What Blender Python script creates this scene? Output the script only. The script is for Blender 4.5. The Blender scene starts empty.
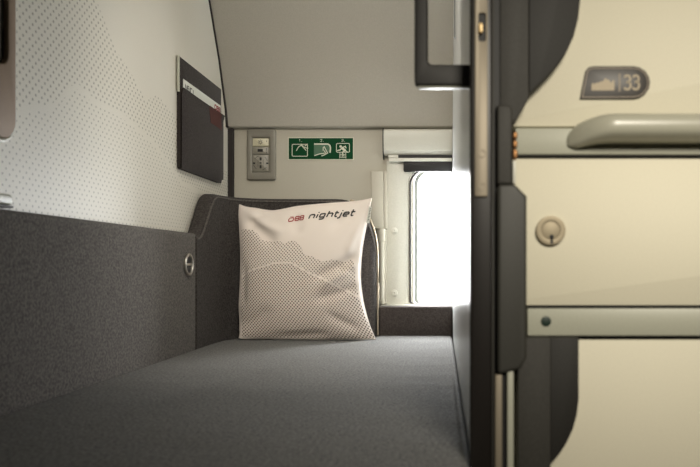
import bpy, bmesh, math
from mathutils import Vector, Matrix
sc = bpy.context.scene
COL = sc.collection
ZC = 0.68                      # height of the eye above the floor; z below is written relative to it
PI = math.pi

# ---------------------------------------------------------------- camera
cam = bpy.data.cameras.new('camera'); co = bpy.data.objects.new('camera', cam); COL.objects.link(co)
co.location = (0, 0, ZC); co.rotation_euler = (PI/2, 0, 0)
cam.sensor_width = 36; cam.lens = 36
cam.shift_x = -92/700; cam.shift_y = 31.5/700
cam.clip_start = 0.02
cam.dof.use_dof = True; cam.dof.focus_distance = 2.12; cam.dof.aperture_fstop = 5.8
sc.camera = co
# ---------------------------------------------------------------- world + light + exposure
w = bpy.data.worlds.new('daylight'); sc.world = w; w.use_nodes = True
w.node_tree.nodes['Background'].inputs[0].default_value = (0.93, 0.97, 1, 1)
w.node_tree.nodes['Background'].inputs[1].default_value = 4.0
def area(name, loc, target, sx, sy, power, color, spread=None):
    l = bpy.data.lights.new(name, 'AREA'); l.shape = 'RECTANGLE'; l.size = sx; l.size_y = sy
    l.energy = power; l.color = color
    if spread: l.spread = spread
    o = bpy.data.objects.new(name, l); COL.objects.link(o)
    o.location = (loc[0], loc[1], loc[2] + ZC)
    d = Vector(target) - Vector(loc)
    o.rotation_euler = d.to_track_quat('-Z', 'Y').to_euler()
    return o
area('window_daylight', (-0.035, 2.46, 0.13), (-0.035, 1.0, 0.13), 0.20, 0.56, 27, (0.96, 0.98, 1.0))
area('corridor_light', (0.36, -0.40, 0.60), (0.25, 0.86, 0.06), 0.36, 0.25, 1.95, (1.0, 0.925, 0.78), math.radians(56))
area('capsule_fill_light', (-0.20, 1.15, 0.82), (-0.30, 2.3, -0.02), 0.25, 0.15, 2.6, (1.0, 0.92, 0.80), math.radians(100))  # unseen fill lamp, added to brighten the cushion and end wall
sc.view_settings.view_transform = 'Standard'; sc.view_settings.look = 'None'
sc.view_settings.gamma = 1; sc.view_settings.use_curve_mapping = False
sc.view_settings.exposure = 0.0

# ---------------------------------------------------------------- materials
def lin(c): return tuple(((x/255)/12.92 if x/255 <= 0.04045 else ((x/255+0.055)/1.055)**2.4) for x in c) + (1,)
def new_mat(name, rgb, rough=0.5, metal=0.0, spec=0.5):
    m = bpy.data.materials.new(name); m.use_nodes = True
    b = m.node_tree.nodes['Principled BSDF']
    b.inputs['Base Color'].default_value = lin(rgb); b.inputs['Roughness'].default_value = rough
    b.inputs['Metallic'].default_value = metal; b.inputs['Specular IOR Level'].default_value = spec
    return m
def nd(m, t, **kw):
    n = m.node_tree.nodes.new(t)
    for k, v in kw.items(): setattr(n, k, v)
    return n
def lk(m, a, b): m.node_tree.links.new(a, b)
def math_(m, op, a, b=None, c=None, clamp=False):
    n = nd(m, 'ShaderNodeMath', operation=op, use_clamp=clamp)
    for i, v in enumerate((a, b, c)):
        if v is None: continue
        if isinstance(v, (int, float)): n.inputs[i].default_value = v
        else: lk(m, v, n.inputs[i])
    return n.outputs[0]
def speck(m, rgb1, rgb2, scale, bump=0.0, detail=3, dist=0.001, stretch=None):
    """fine noise between two colours plus bump"""
    b = m.node_tree.nodes['Principled BSDF']
    tc = nd(m, 'ShaderNodeTexCoord'); n = nd(m, 'ShaderNodeTexNoise')
    n.inputs['Scale'].default_value = scale; n.inputs['Detail'].default_value = detail
    if stretch:
        mp = nd(m, 'ShaderNodeMapping'); mp.inputs['Scale'].default_value = stretch
        lk(m, tc.outputs['Object'], mp.inputs[0]); lk(m, mp.outputs[0], n.inputs['Vector'])
    else: lk(m, tc.outputs['Object'], n.inputs['Vector'])
    r = nd(m, 'ShaderNodeValToRGB'); r.color_ramp.elements[0].position = 0.33; r.color_ramp.elements[1].position = 0.67
    r.color_ramp.elements[0].color = lin(rgb1); r.color_ramp.elements[1].color = lin(rgb2)
    lk(m, n.outputs['Fac'], r.inputs[0]); lk(m, r.outputs[0], b.inputs['Base Color'])
    if bump:
        bp = nd(m, 'ShaderNodeBump'); bp.inputs['Strength'].default_value = bump; bp.inputs['Distance'].default_value = dist
        lk(m, n.outputs['Fac'], bp.inputs['Height']); lk(m, bp.outputs[0], b.inputs['Normal'])
    return r.outputs[0]
def felt(name, a, b_, scale=260, sheen=0.25):
    m = new_mat(name, a, 0.95, 0, 0.15); speck(m, a, b_, scale, 0.55, 4, 0.0015)
    p = m.node_tree.nodes['Principled BSDF']; p.inputs['Sheen Weight'].default_value = sheen
    p.inputs['Sheen Roughness'].default_value = 0.5
    p.inputs['Specular IOR Level'].default_value = 0.05
    return m
M = {}
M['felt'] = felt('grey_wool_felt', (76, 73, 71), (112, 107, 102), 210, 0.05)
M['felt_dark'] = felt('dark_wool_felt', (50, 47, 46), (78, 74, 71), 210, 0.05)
M['felt_mat'] = felt('mattress_fabric', (92, 92, 91), (132, 131, 128), 210, 0.0)
def waves(m):
    b = m.node_tree.nodes['Principled BSDF']; src = b.inputs['Normal'].links[0].from_node
    tc = nd(m, 'ShaderNodeTexCoord'); mp = nd(m, 'ShaderNodeMapping'); mp.inputs['Scale'].default_value = (1.0, 1.7, 1.0)
    mp.inputs['Rotation'].default_value = (0, 0, 0.35)
    n = nd(m, 'ShaderNodeTexNoise'); n.inputs['Scale'].default_value = 5; n.inputs['Detail'].default_value = 2
    lk(m, tc.outputs['Object'], mp.inputs[0]); lk(m, mp.outputs[0], n.inputs['Vector'])
    bp = nd(m, 'ShaderNodeBump'); bp.inputs['Strength'].default_value = 0.3; bp.inputs['Distance'].default_value = 0.015
    lk(m, n.outputs['Fac'], bp.inputs['Height']); lk(m, bp.outputs[0], src.inputs['Normal'])
waves(M['felt_mat'])
M['felt_brown'] = felt('brown_felt', (56, 51, 48), (74, 68, 65), 230, 0.1)
M['pocket'] = felt('pocket_felt', (46, 42, 41), (64, 59, 57), 260, 0.1)
M['red_tag'] = new_mat('dark_red_leather', (74, 32, 29), 0.7)
def plastic(name, rgb, rough=0.45, bump=0.05, metal=0.0, spec=0.5, v=5, scale=400):
    m = new_mat(name, rgb, rough, metal, spec)
    speck(m, tuple(max(0, c-v) for c in rgb), tuple(min(255, c+v) for c in rgb), scale, bump, 2, 0.0004)
    return m
M['endwall'] = plastic('beige_grey_wall_plastic', (188, 183, 168), 0.55)
M['bulkhead'] = plastic('upper_panel_plastic', (180, 175, 163), 0.6)
M['partition'] = plastic('satin_white_laminate', (196, 198, 196), 0.32, 0.0, v=2)
M['white'] = plastic('white_plastic', (210, 208, 196), 0.4)
M['off'] = plastic('offwhite_frame_plastic', (206, 204, 192), 0.42)
M['locker'] = plastic('cream_locker_laminate', (222, 216, 194), 0.62, 0.02, v=2)
M['rail'] = plastic('grey_painted_rail', (176, 176, 160), 0.4, 0.02, v=3)
M['bar'] = plastic('grey_handle_paint', (170, 168, 152), 0.3, 0.0, v=2)
M['darkgrey'] = plastic('dark_grey_paint', (50, 48, 43), 0.65, 0.05, v=4)
M['darkgrey2'] = plastic('charcoal_paint', (32, 30, 26), 0.65, 0.05, v=4)
M['greenish'] = plastic('warm_grey_cover_paint', (54, 53, 48), 0.55, 0.05, v=3)
M['darkbrown'] = plastic('dark_brown_anodised', (28, 24, 21), 0.42, 0.0, v=3)
M['black'] = plastic('black_plastic', (22, 21, 20), 0.6, 0.0, v=3)
M['blackpaint'] = plastic('black_satin_paint', (40, 38, 36), 0.6, 0.0, v=2)
M['rubber'] = plastic('black_rubber', (36, 30, 28), 0.7, 0.0, v=3)
M['greyseal'] = plastic('grey_rubber_seal', (108, 110, 108), 0.55, 0.0, v=3)
M['steel'] = new_mat('brushed_metal', (170, 158, 138), 0.35, 0.9)
M['brass'] = new_mat('champagne_metal_strip', (140, 130, 113), 0.5, 0.3)
M['copper'] = new_mat('copper', (150, 108, 68), 0.45, 0.7)
M['bolt'] = new_mat('bright_brass', (236, 204, 150), 0.4, 0.3)
M['chrome'] = new_mat('chrome', (190, 186, 178), 0.3, 1.0)
M['lock'] = new_mat('lock_metal', (160, 148, 124), 0.55, 0.3)
M['plate'] = plastic('charcoal_number_plate', (50, 45, 40), 0.45, 0.0, v=2)
M['plateink'] = new_mat('pale_print', (176, 162, 138), 0.6)
M['plateline'] = new_mat('grey_print', (146, 134, 118), 0.6)
M['signgreen'] = new_mat('sign_green', (12, 66, 36), 0.7, 0, 0.15)
M['signgreen2'] = new_mat('sign_pale_green', (70, 106, 80), 0.5)
M['signwhite'] = new_mat('sign_white', (214, 216, 196), 0.6)
M['card'] = new_mat('white_card', (222, 224, 216), 0.5)
M['ink'] = new_mat('black_ink', (38, 36, 34), 0.6)
M['redink'] = new_mat('red_ink', (150, 22, 28), 0.6)
M['plategrey'] = plastic('grey_socket_plate', (134, 130, 119), 0.4, 0.0, v=2)
M['modcream'] = new_mat('cream_switch', (212, 206, 178), 0.45)
M['modgrey'] = new_mat('grey_module', (146, 142, 130), 0.45)
M['green_hole'] = new_mat('dark_green_plug', (24, 44, 34), 0.5)
M['tan'] = plastic('tan_metal_frame', (126, 106, 86), 0.6, 0.0, metal=0.2, v=3)
M['mirror'] = new_mat('dark_mirror', (92, 92, 88), 0.12, 0.8)
M['floor'] = plastic('grey_carpet', (70, 66, 62), 0.95, 0.3, v=14)
M['ceil'] = plastic('ceiling_plastic', (190, 184, 170), 0.6)
M['corridor'] = plastic('brown_corridor_laminate', (84, 76, 68), 0.6)
# window glass : thin, clear
g = bpy.data.materials.new('window_glass'); g.use_nodes = True
nt = g.node_tree; nt.nodes.clear()
out = nt.nodes.new('ShaderNodeOutputMaterial'); mx = nt.nodes.new('ShaderNodeMixShader')
tr = nt.nodes.new('ShaderNodeBsdfTransparent'); gl = nt.nodes.new('ShaderNodeBsdfGlossy'); gl.inputs['Roughness'].default_value = 0.02
mx.inputs[0].default_value = 0.05
nt.links.new(tr.outputs[0], mx.inputs[1]); nt.links.new(gl.outputs[0], mx.inputs[2]); nt.links.new(mx.outputs[0], out.inputs[0])
M['glass'] = g

def hexdots(m, a, b, pu, pv, r0, r1, angle=None):
    """staggered grid of round dots; returns 0..1 mask from coordinates a,b"""
    def one(off):
        fa = math_(m, 'PINGPONG', math_(m, 'ADD', math_(m, 'DIVIDE', a, pu), off), 0.5)
        fb = math_(m, 'PINGPONG', math_(m, 'ADD', math_(m, 'DIVIDE', b, pv), off), 0.5)
        fa = math_(m, 'MULTIPLY', fa, pu); fb = math_(m, 'MULTIPLY', fb, pv)
        return math_(m, 'SQRT', math_(m, 'ADD', math_(m, 'MULTIPLY', fa, fa), math_(m, 'MULTIPLY', fb, fb)))
    d = math_(m, 'MINIMUM', one(0.0), one(0.5))
    mr = nd(m, 'ShaderNodeMapRange'); lk(m, d, mr.inputs[0])
    for i, v in ((1, r0), (2, r1), (3, 1.0), (4, 0.0)): 
        if isinstance(v, float): mr.inputs[i].default_value = v
        else: lk(m, v, mr.inputs[i])
    return mr.outputs[0]
def ridge(m, src, pts, x0, x1, y0, y1):
    """piecewise-linear skyline as a float curve: src in [x0,x1] -> height in [y0,y1]"""
    t = math_(m, 'DIVIDE', math_(m, 'SUBTRACT', src, x0), x1-x0, clamp=True)
    fc = nd(m, 'ShaderNodeFloatCurve'); c = fc.mapping.curves[0]
    P = [((x-x0)/(x1-x0), (y-y0)/(y1-y0)) for x, y in pts]
    c.points[0].location = P[0]; c.points[1].location = P[-1]
    for p in P[1:-1]: c.points.new(*p)
    for p in c.points: p.handle_type = 'VECTOR'
    fc.mapping.update(); lk(m, t, fc.inputs['Value'])
    return math_(m, 'ADD', math_(m, 'MULTIPLY', fc.outputs[0], y1-y0), y0)

# left wall print
def wall_print():
    m = plastic('printed_wall_laminate', (216, 212, 200), 0.5, 0.03, v=3)
    b = m.node_tree.nodes['Principled BSDF']; base = b.inputs['Base Color'].links[0].from_socket
    tc = nd(m, 'ShaderNodeTexCoord'); sp = nd(m, 'ShaderNodeSeparateXYZ'); lk(m, tc.outputs['Object'], sp.inputs[0])
    y = sp.outputs['Y']; z = math_(m, 'SUBTRACT', sp.outputs['Z'], ZC)
    R1 = ridge(m, y, [(0.4, .95), (1.30, .70), (1.45, .56), (1.54, .475), (1.60, .455), (1.70, .40), (1.77, .43), (1.87, .405), (2.0, .37), (2.2, .33), (2.4, .31)], 0.4, 2.4, 0, 1)
    R2 = ridge(m, y, [(0.4, .10), (1.0, .15), (1.14, .23), (1.22, .27), (1.29, .285), (1.34, .325), (1.38, .35), (1.45, .335), (1.60, .33), (1.75, .30), (1.95, .22), (2.4, .20)], 0.4, 2.4, 0, 1)
    R3 = ridge(m, y, [(0.4, .05), (1.2, .08), (1.45, .13), (1.7, .24), (1.85, .19), (2.05, .17), (2.4, .10)], 0.4, 2.4, 0, 1)
    in1 = math_(m, 'LESS_THAN', z, R1)
    ab = math_(m, 'GREATER_THAN', z, R2)
    ab3 = math_(m, 'GREATER_THAN', z, R3)
    near = math_(m, 'LESS_THAN', math_(m, 'ABSOLUTE', math_(m, 'SUBTRACT', z, math_(m, 'ADD', R2, 0.004))), 0.006)
    r = math_(m, 'ADD', math_(m, 'ADD', 0.0019, math_(m, 'MULTIPLY', ab, 0.0005)), math_(m, 'MULTIPLY', ab3, 0.0002))
    d = hexdots(m, y, z, 0.0188, 0.0188, math_(m, 'SUBTRACT', r, 0.0005), math_(m, 'ADD', r, 0.0005))
    k = math_(m, 'MULTIPLY', math_(m, 'MULTIPLY', d, in1), math_(m, 'SUBTRACT', 1.0, near))
    mix = nd(m, 'ShaderNodeMix', data_type='RGBA'); lk(m, math_(m, 'MULTIPLY', k, 0.85), mix.inputs[0])
    lk(m, base, mix.inputs[6]); mix.inputs[7].default_value = lin((136, 133, 120))
    lk(m, mix.outputs[2], b.inputs['Base Color'])
    return m
M['wallprint'] = wall_print()
def cushion_print():
    m = new_mat('printed_cotton', (232, 222, 214), 0.85, 0, 0.2)
    b = m.node_tree.nodes['Principled BSDF']
    b.inputs['Sheen Weight'].default_value = 0.15
    uv = nd(m, 'ShaderNodeUVMap', uv_map='print'); sp = nd(m, 'ShaderNodeSeparateXYZ'); lk(m, uv.outputs[0], sp.inputs[0])
    u, v = sp.outputs[0], sp.outputs[1]
    R = ridge(m, u, [(0, .80), (.05, .83), (.12, .83), (.16, .81), (.20, .765), (.30, .755), (.35, .75), (.385, .72), (.43, .74), (.47, .735), (.52, .69), (.56, .63), (.62, .615), (.70, .575), (.78, .59), (.86, .57), (.92, .58), (.95, .56), (1, .1)], 0, 1, 0, 1)
    R2 = ridge(m, u, [(0, .45), (.1, .52), (.2, .56), (.3, .59), (.45, .58), (.6, .50), (.75, .44), (.9, .36), (1, .3)], 0, 1, 0, 1)
    k = math_(m, 'MULTIPLY', math_(m, 'LESS_THAN', v, R), math_(m, 'GREATER_THAN', v, 0.015))
    k = math_(m, 'MULTIPLY', k, math_(m, 'GREATER_THAN', u, 0.025))
    lo = math_(m, 'LESS_THAN', v, R2)
    r = math_(m, 'ADD', 0.0052, math_(m, 'MULTIPLY', lo, 0.0007))
    d = hexdots(m, u, v, 0.0262, 0.0262, math_(m, 'SUBTRACT', r, 0.0016), math_(m, 'ADD', r, 0.0016))
    near = math_(m, 'LESS_THAN', math_(m, 'ABSOLUTE', math_(m, 'SUBTRACT', v, R2)), 0.006)
    k = math_(m, 'MULTIPLY', math_(m, 'MULTIPLY', d, k), math_(m, 'SUBTRACT', 1.0, near))
    mix = nd(m, 'ShaderNodeMix', data_type='RGBA'); lk(m, math_(m, 'MULTIPLY', k, 1.0), mix.inputs[0])
    mix.inputs[6].default_value = lin((230, 220, 211)); mix.inputs[7].default_value = lin((84, 66, 56))
    lk(m, mix.outputs[2], b.inputs['Base Color'])
    tc = nd(m, 'ShaderNodeTexCoord'); n = nd(m, 'ShaderNodeTexNoise'); n.inputs['Scale'].default_value = 700
    lk(m, tc.outputs['Object'], n.inputs['Vector'])
    bp = nd(m, 'ShaderNodeBump'); bp.inputs['Strength'].default_value = 0.15; bp.inputs['Distance'].default_value = 0.0005
    lk(m, n.outputs['Fac'], bp.inputs['Height']); lk(m, bp.outputs[0], b.inputs['Normal'])
    return m
M['cotton'] = cushion_print()
M['cottonplain'] = new_mat('plain_cotton', (232, 222, 214), 0.85, 0, 0.2)

# ---------------------------------------------------------------- helpers
def finish(name, bm, mat, parent=None, smooth=None):
    for v in bm.verts: v.co.z += ZC
    bmesh.ops.recalc_face_normals(bm, faces=bm.faces[:])
    me = bpy.data.meshes.new(name); bm.to_mesh(me); bm.free()
    me.materials.append(mat if not isinstance(mat, str) else M[mat])
    if smooth is not None:
        for p in me.polygons: p.use_smooth = True
        if smooth < 3: me.set_sharp_from_angle(angle=smooth)
    o = bpy.data.objects.new(name, me); COL.objects.link(o)
    if parent:
        o.parent = parent; o.matrix_parent_inverse = Matrix.Translation(parent.matrix_world.translation).inverted() if False else Matrix.Identity(4)
        o.location = -Vector(root_loc(parent))
    return o
def root_loc(p):
    v = Vector((0, 0, 0)); 
    while p is not None: v += Vector(p.location); p = p.parent
    return v
def thing(name, label, cat, loc, group=None):
    o = bpy.data.objects.new(name, None); COL.objects.link(o); o.empty_display_size = 0.05
    o.location = (loc[0], loc[1], loc[2]+ZC); o['label'] = label; o['category'] = cat
    if group: o['group'] = group
    return o
def tag(o, label, cat, group=None):
    o['label'] = label; o['category'] = cat
    if group: o['group'] = group
    return o
def struct(o, label=None, cat=None):
    o['kind'] = 'structure'
    if label: o['label'] = label
    if cat: o['category'] = cat
    return o
def box(bm, x0, x1, y0, y1, z0, z1, bev=0.0, seg=2):
    t = bmesh.new()
    bmesh.ops.create_cube(t, size=1)
    for v in t.verts:
        v.co = Vector(((x0+x1)/2+v.co.x*(x1-x0), (y0+y1)/2+v.co.y*(y1-y0), (z0+z1)/2+v.co.z*(z1-z0)))
    if bev: bmesh.ops.bevel(t, geom=t.edges[:]+t.verts[:], offset=bev, segments=seg, affect='EDGES', profile=0.5)
    merge(bm, t)
def merge(bm, t):
    me = bpy.data.meshes.new('tmp'); t.to_mesh(me); t.free(); bm.from_mesh(me); bpy.data.meshes.remove(me)
def rrect(a0, a1, b0, b1, r, n=6):
    """rounded rectangle loop; r = one radius or (lower-left, lower-right, upper-right, upper-left)"""
    if not isinstance(r, (tuple, list)): r = (r,)*4
    P = []
    for (cx, cy, st, rr) in ((a0, b0, PI, r[0]), (a1, b0, 1.5*PI, r[1]), (a1, b1, 0, r[2]), (a0, b1, .5*PI, r[3])):
        sx = 1 if cx == a0 else -1; sy = 1 if cy == b0 else -1
        if rr <= 0: P.append((cx, cy)); continue
        ox, oy = cx+sx*rr, cy+sy*rr
        for i in range(n+1):
            a = st+i/n*PI/2; P.append((ox+rr*math.cos(a), oy+rr*math.sin(a)))
    return P
def circle(cx, cy, r, n=32, ry=None):
    return [(cx+r*math.cos(2*PI*i/n), cy+(ry or r)*math.sin(2*PI*i/n)) for i in range(n)]
def plate(bm, outer, holes, axis, d0, d1, bev=0.0, seg=2):
    """closed outline (with holes) in the plane across axis, from depth d0 to d1. axis 'y': outline=(x,z); 'x': (y,z); 'z': (x,y)"""
    def P(a, b, d): return {'y': (a, d, b), 'x': (d, a, b), 'z': (a, b, d)}[axis]
    t = bmesh.new(); ed = []
    for loop in [outer]+list(holes):
        vs = [t.verts.new(P(a, b, d0)) for a, b in loop]
        for i in range(len(vs)): ed.append(t.edges.new((vs[i], vs[(i+1) % len(vs)])))
    if len(holes) == 1 and len(holes[0]) == len(outer):
        t.verts.ensure_lookup_table(); n_ = len(outer)
        for i in range(n_): t.faces.new((t.verts[i], t.verts[(i+1) % n_], t.verts[n_+(i+1) % n_], t.verts[n_+i]))
    elif holes: bmesh.ops.triangle_fill(t, edges=ed, use_beauty=True)
    else: t.faces.new(t.verts[:])
    bnd = ed
    ex = bmesh.ops.extrude_face_region(t, geom=t.faces[:])
    dv = Vector(P(0, 0, d1))-Vector(P(0, 0, d0))
    nv = [g_ for g_ in ex['geom'] if isinstance(g_, bmesh.types.BMVert)]
    for v in nv: v.co += dv
    bmesh.ops.recalc_face_normals(t, faces=t.faces[:])
    if bev:
        s = set(nv)
        es = [e for e in t.edges if e.verts[0] in s and e.verts[1] in s and len(e.link_faces) == 2 and e.calc_face_angle(0) > 1.0]
        bmesh.ops.bevel(t, geom=es, offset=bev, segments=seg, affect='EDGES', profile=0.5)
    merge(bm, t)
def tube(bm, pts, r, n=12, cap=True, flat=1.0):
    pts = [Vector(p) for p in pts]; rings = []
    rs = r if isinstance(r, (list, tuple)) else [r]*len(pts)
    up = Vector((0, 0, 1))
    for i, p in enumerate(pts):
        d = (pts[min(i+1, len(pts)-1)]-pts[max(i-1, 0)]).normalized()
        a = d.cross(up); a = a.normalized() if a.length > 1e-3 else Vector((1, 0, 0)); b = d.cross(a).normalized()
        rings.append([bm.verts.new(p+a*rs[i]*math.cos(2*PI*k/n)*flat+b*rs[i]*math.sin(2*PI*k/n)) for k in range(n)])
    for i in range(len(rings)-1):
        for k in range(n): bm.faces.new((rings[i][k], rings[i][(k+1) % n], rings[i+1][(k+1) % n], rings[i+1][k]))
    if cap: bm.faces.new(rings[0]); bm.faces.new(rings[-1])
def strokes(bm, lines, wd, f, h=0.0006):
    """raised ribbon lettering. lines: polylines in (a,b); f(a,b,h) -> world; wd stroke width"""
    for L in lines:
        closed = L[0] == L[-1] and len(L) > 2
        Q = [Vector(p) for p in (L[:-1] if closed else L)]; n = len(Q); A = []; B = []
        for i, p in enumerate(Q):
            pr = Q[(i-1) % n] if (closed or i > 0) else None; nx = Q[(i+1) % n] if (closed or i < n-1) else None
            d1 = (p-pr).normalized() if pr is not None else None; d2 = (nx-p).normalized() if nx is not None else None
            if d1 is None: d1 = d2
            if d2 is None: d2 = d1
            t = (d1+d2); t = t.normalized() if t.length > 1e-4 else d1
            nn = Vector((-t.y, t.x)); k = min(1.6, 1/max(0.3, nn.dot(Vector((-d1.y, d1.x)))))
            A.append(p+nn*wd/2*k); B.append(p-nn*wd/2*k)
        fa = [bm.verts.new(f(q.x, q.y, h)) for q in A]; fb = [bm.verts.new(f(q.x, q.y, h)) for q in B]
        ba = [bm.verts.new(f(q.x, q.y, 0)) for q in A]; bb = [bm.verts.new(f(q.x, q.y, 0)) for q in B]
        m = n if closed else n-1
        for i in range(m):
            j = (i+1) % n
            bm.faces.new((fa[i], fa[j], fb[j], fb[i])); bm.faces.new((fa[i], ba[i], ba[j], fa[j])); bm.faces.new((fb[i], fb[j], bb[j], bb[i]))
            bm.faces.new((ba[i], bb[i], bb[j], ba[j]))
        if not closed:
            bm.faces.new((fa[0], fb[0], bb[0], ba[0])); bm.faces.new((fa[-1], ba[-1], bb[-1], fb[-1]))
def part(name, mat, parent, fn, smooth=None, label=None):
    bm = bmesh.new(); fn(bm); o = finish(name, bm, mat, parent, smooth)
    if label: o['label'] = label
    return o
def px(x, Y): return (x-442)*Y/700          # metres across at a distance Y
def pz(y, Y): return (265-y)*Y/700          # metres above the eye line at a distance Y
SM = 0.7
MT = -0.227                                 # top of the mattress
XW = -0.72                                  # left wall
XP = 0.0355                                 # partition face
YE = 2.37                                   # end wall face
TOP = 0.90; FLOOR = -ZC

# ================================================================= SETTING
def s(name, mat, fn, smooth=None, label=None, cat=None): return struct(part(name, mat, None, fn, smooth), label, cat)
s('floor', 'floor', lambda b: box(b, -0.80, 1.40, -1.2, 2.44, FLOOR-0.05, FLOOR))
s('ceiling', 'ceil', lambda b: (box(b, -0.80, 1.40, 0.45, 2.02, TOP, TOP+0.04), box(b, -0.80, 1.40, -1.2, 0.45, 1.18, 1.22), box(b, -0.80, 1.40, 0.45, 0.49, TOP+0.04, 1.22)))
s('wall_left', 'wallprint', lambda b: box(b, XW-0.04, XW, -1.16, YE, FLOOR, 1.18))
s('wall_near', 'corridor', lambda b: box(b, -0.76, 1.36, -1.2, -1.16, FLOOR, 1.18))
s('wall_right', 'corridor', lambda b: box(b, 1.36, 1.40, -1.16, YE, FLOOR, 1.18))
# end wall with the window opening
WX0, WX1, WZ0, WZ1 = px(410.8, YE), XP-0.0014, pz(304.5, YE), pz(168, YE)
def endwall(b):
    plate(b, [(-0.76, FLOOR), (1.36, FLOOR), (1.36, 0.464), (-0.76, 0.464)], [rrect(WX0, WX1, WZ0, WZ1, (0.008, 0.0, 0.0, 0.05), 8)], 'y', YE, YE+0.05)
s('wall_far', 'endwall', endwall)
# inclined upper panel, with a small lip at the seam
def bulk(b):
    t = [(2.345, 0.4665), (2.352, 0.462), (2.42, 0.462), (2.42, 1.0), (2.05, 1.0), (2.163, 0.819), (2.26, 0.66), (2.33, 0.515)]
    plate(b, t, [], 'x', XW+0.001, 1.36)
s('wall_upper', 'bulkhead', bulk, 0.5)
s('wall_partition', 'partition', lambda b: box(b, XP, XP+0.016, 0.812, YE-0.001, FLOOR, TOP-0.001), label='pale satin partition beside the bed')
# black corner seal following the left wall / end wall joint
def seal(b):
    path = [(2.352, -0.2), (2.352, 0.46)]
    box(b, XW, XW+0.017, 2.352, YE, -0.25, 0.459)
    for (ya, za), (yb, zb) in (((2.33, 0.46), (2.318, 0.515)), ((2.318, 0.515), (2.252, 0.66)), ((2.252, 0.66), (2.155, 0.819)), ((2.155, 0.819), (2.11, 0.89))):
        q = [(ya, za), (ya+0.02, za), (yb+0.02, zb), (yb, zb)]
        plate(b, q, [], 'x', XW, XW+0.004)
s('trim_1', 'rubber', seal)
s('trim_2', 'greyseal', lambda b: box(b, XP-0.003, XP, 1.86, 1.872, pz(37, 1.86), TOP-0.002))

# window
wn = thing('window_1', 'small rounded train window with white frame and bright daylight', 'window', (WX0, YE, WZ0)); wn['kind'] = 'structure'
FX0 = px(387, YE)
FRY = YE-0.014
def wframe(b):
    plate(b, rrect(FX0, XP-0.001, pz(306, FRY), pz(160.5, FRY), (0.004, 0, 0, 0.004)),
          [rrect(px(408.5, FRY), WX1, pz(304, FRY), pz(168.5, FRY), (0.008, 0, 0, 0.055), 8)], 'y', YE-0.0005, FRY, 0.002)
part('window_frame', 'off', wn, wframe, SM)
def wseal(b):
    plate(b, rrect(px(409, FRY)+.001, WX1, pz(303.5, FRY), pz(169, FRY), (0.008, 0, 0, 0.053), 8),
          [rrect(px(411.2, FRY), WX1-0.0004, pz(303, FRY), pz(171, FRY), (0.008, 0, 0, 0.048), 8)], 'y', YE-0.004, FRY-0.003, 0.001)
part('window_seal', 'rubber', wn, wseal, SM, 'thin black rubber seal')
def wseal2(b):
    plate(b, rrect(WX0+0.0008, WX1-0.0008, WZ0+0.001, WZ1-0.001, (0.008, 0, 0, 0.048), 8),
          [rrect(WX0+0.012, WX1-0.0006, WZ0+0.004, WZ1-0.006, (0.01, 0, 0, 0.042), 8)], 'y', YE+0.022, YE+0.004, 0.003)
part('inner_rim', 'white', wn, wseal2, SM)
def wseal3(b):
    plate(b, rrect(WX0+0.0008, WX1-0.0008, WZ0+0.001, WZ1-0.001, (0.008, 0, 0, 0.048), 8),
          [rrect(WX0+0.024, WX1-0.0006, WZ0+0.007, WZ1-0.012, (0.01, 0, 0, 0.04), 8)], 'y', YE+0.040, YE+0.024, 0.002)
part('outer_gasket', 'greyseal', wn, wseal3, SM)
part('pane', 'glass', wn, lambda b: box(b, WX0+0.001, WX1-0.0004, YE+0.042, YE+0.046, WZ0+0.001, WZ1-0.001))
part('window_sill', 'white', wn, lambda b: box(b, px(381, 2.34), XP-0.002, 2.325, FRY+0.001, pz(307.5, 2.34), pz(304.6, 2.34), 0.002), SM)
for y_ in (231, 293):
    def sc_(b, y_=y_):
        cx, cz = px(394.3, FRY), pz(y_, FRY)
        plate(b, circle(cx, cz, 0.0115, 24), [], 'y', FRY-0.0002, FRY-0.005, 0.002)
        plate(b, circle(cx, cz, 0.0065, 20), [circle(cx, cz, 0.003, 12)], 'y', FRY-0.005, FRY-0.010, 0.0015)
    part('screw_cap', 'white', wn, sc_, SM)
# hinged cover strip left of the window frame
def strip(b):
    z1, z2, z3, z4 = pz(171, 2.34), pz(229, 2.34), pz(241, 2.34), pz(304, 2.34)
    box(b, px(371, 2.34), px(383.4, 2.34), 2.340, YE-0.001, z2+0.001, z1, 0.003)
    box(b, px(383.6, 2.34), px(387, 2.34), 2.345, YE-0.001, z2+0.001, z1, 0.003)
    tube(b, [(px(381.5, 2.33), 2.335, z3), (px(381.5, 2.33), 2.335, z2)], 0.0125, 16)
    tube(b, [(px(381.5, 2.33), 2.335, z4+0.012), (px(381.5, 2.33), 2.335, z3-0.002)], 0.0095, 16)
    tube(b, [(px(381.5, 2.33), 2.335, z4+0.001), (px(381.5, 2.33), 2.335, z4+0.011)], 0.0125, 16)
    box(b, px(377.5, 2.35), px(386.5, 2.35), 2.340, YE-0.001, z4+0.001, z2-0.001, 0.002)
tag(part('hinge_strip', 'endwall', None, strip, SM), 'off-white vertical hinge strip left of the window frame', 'hinge')

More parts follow.
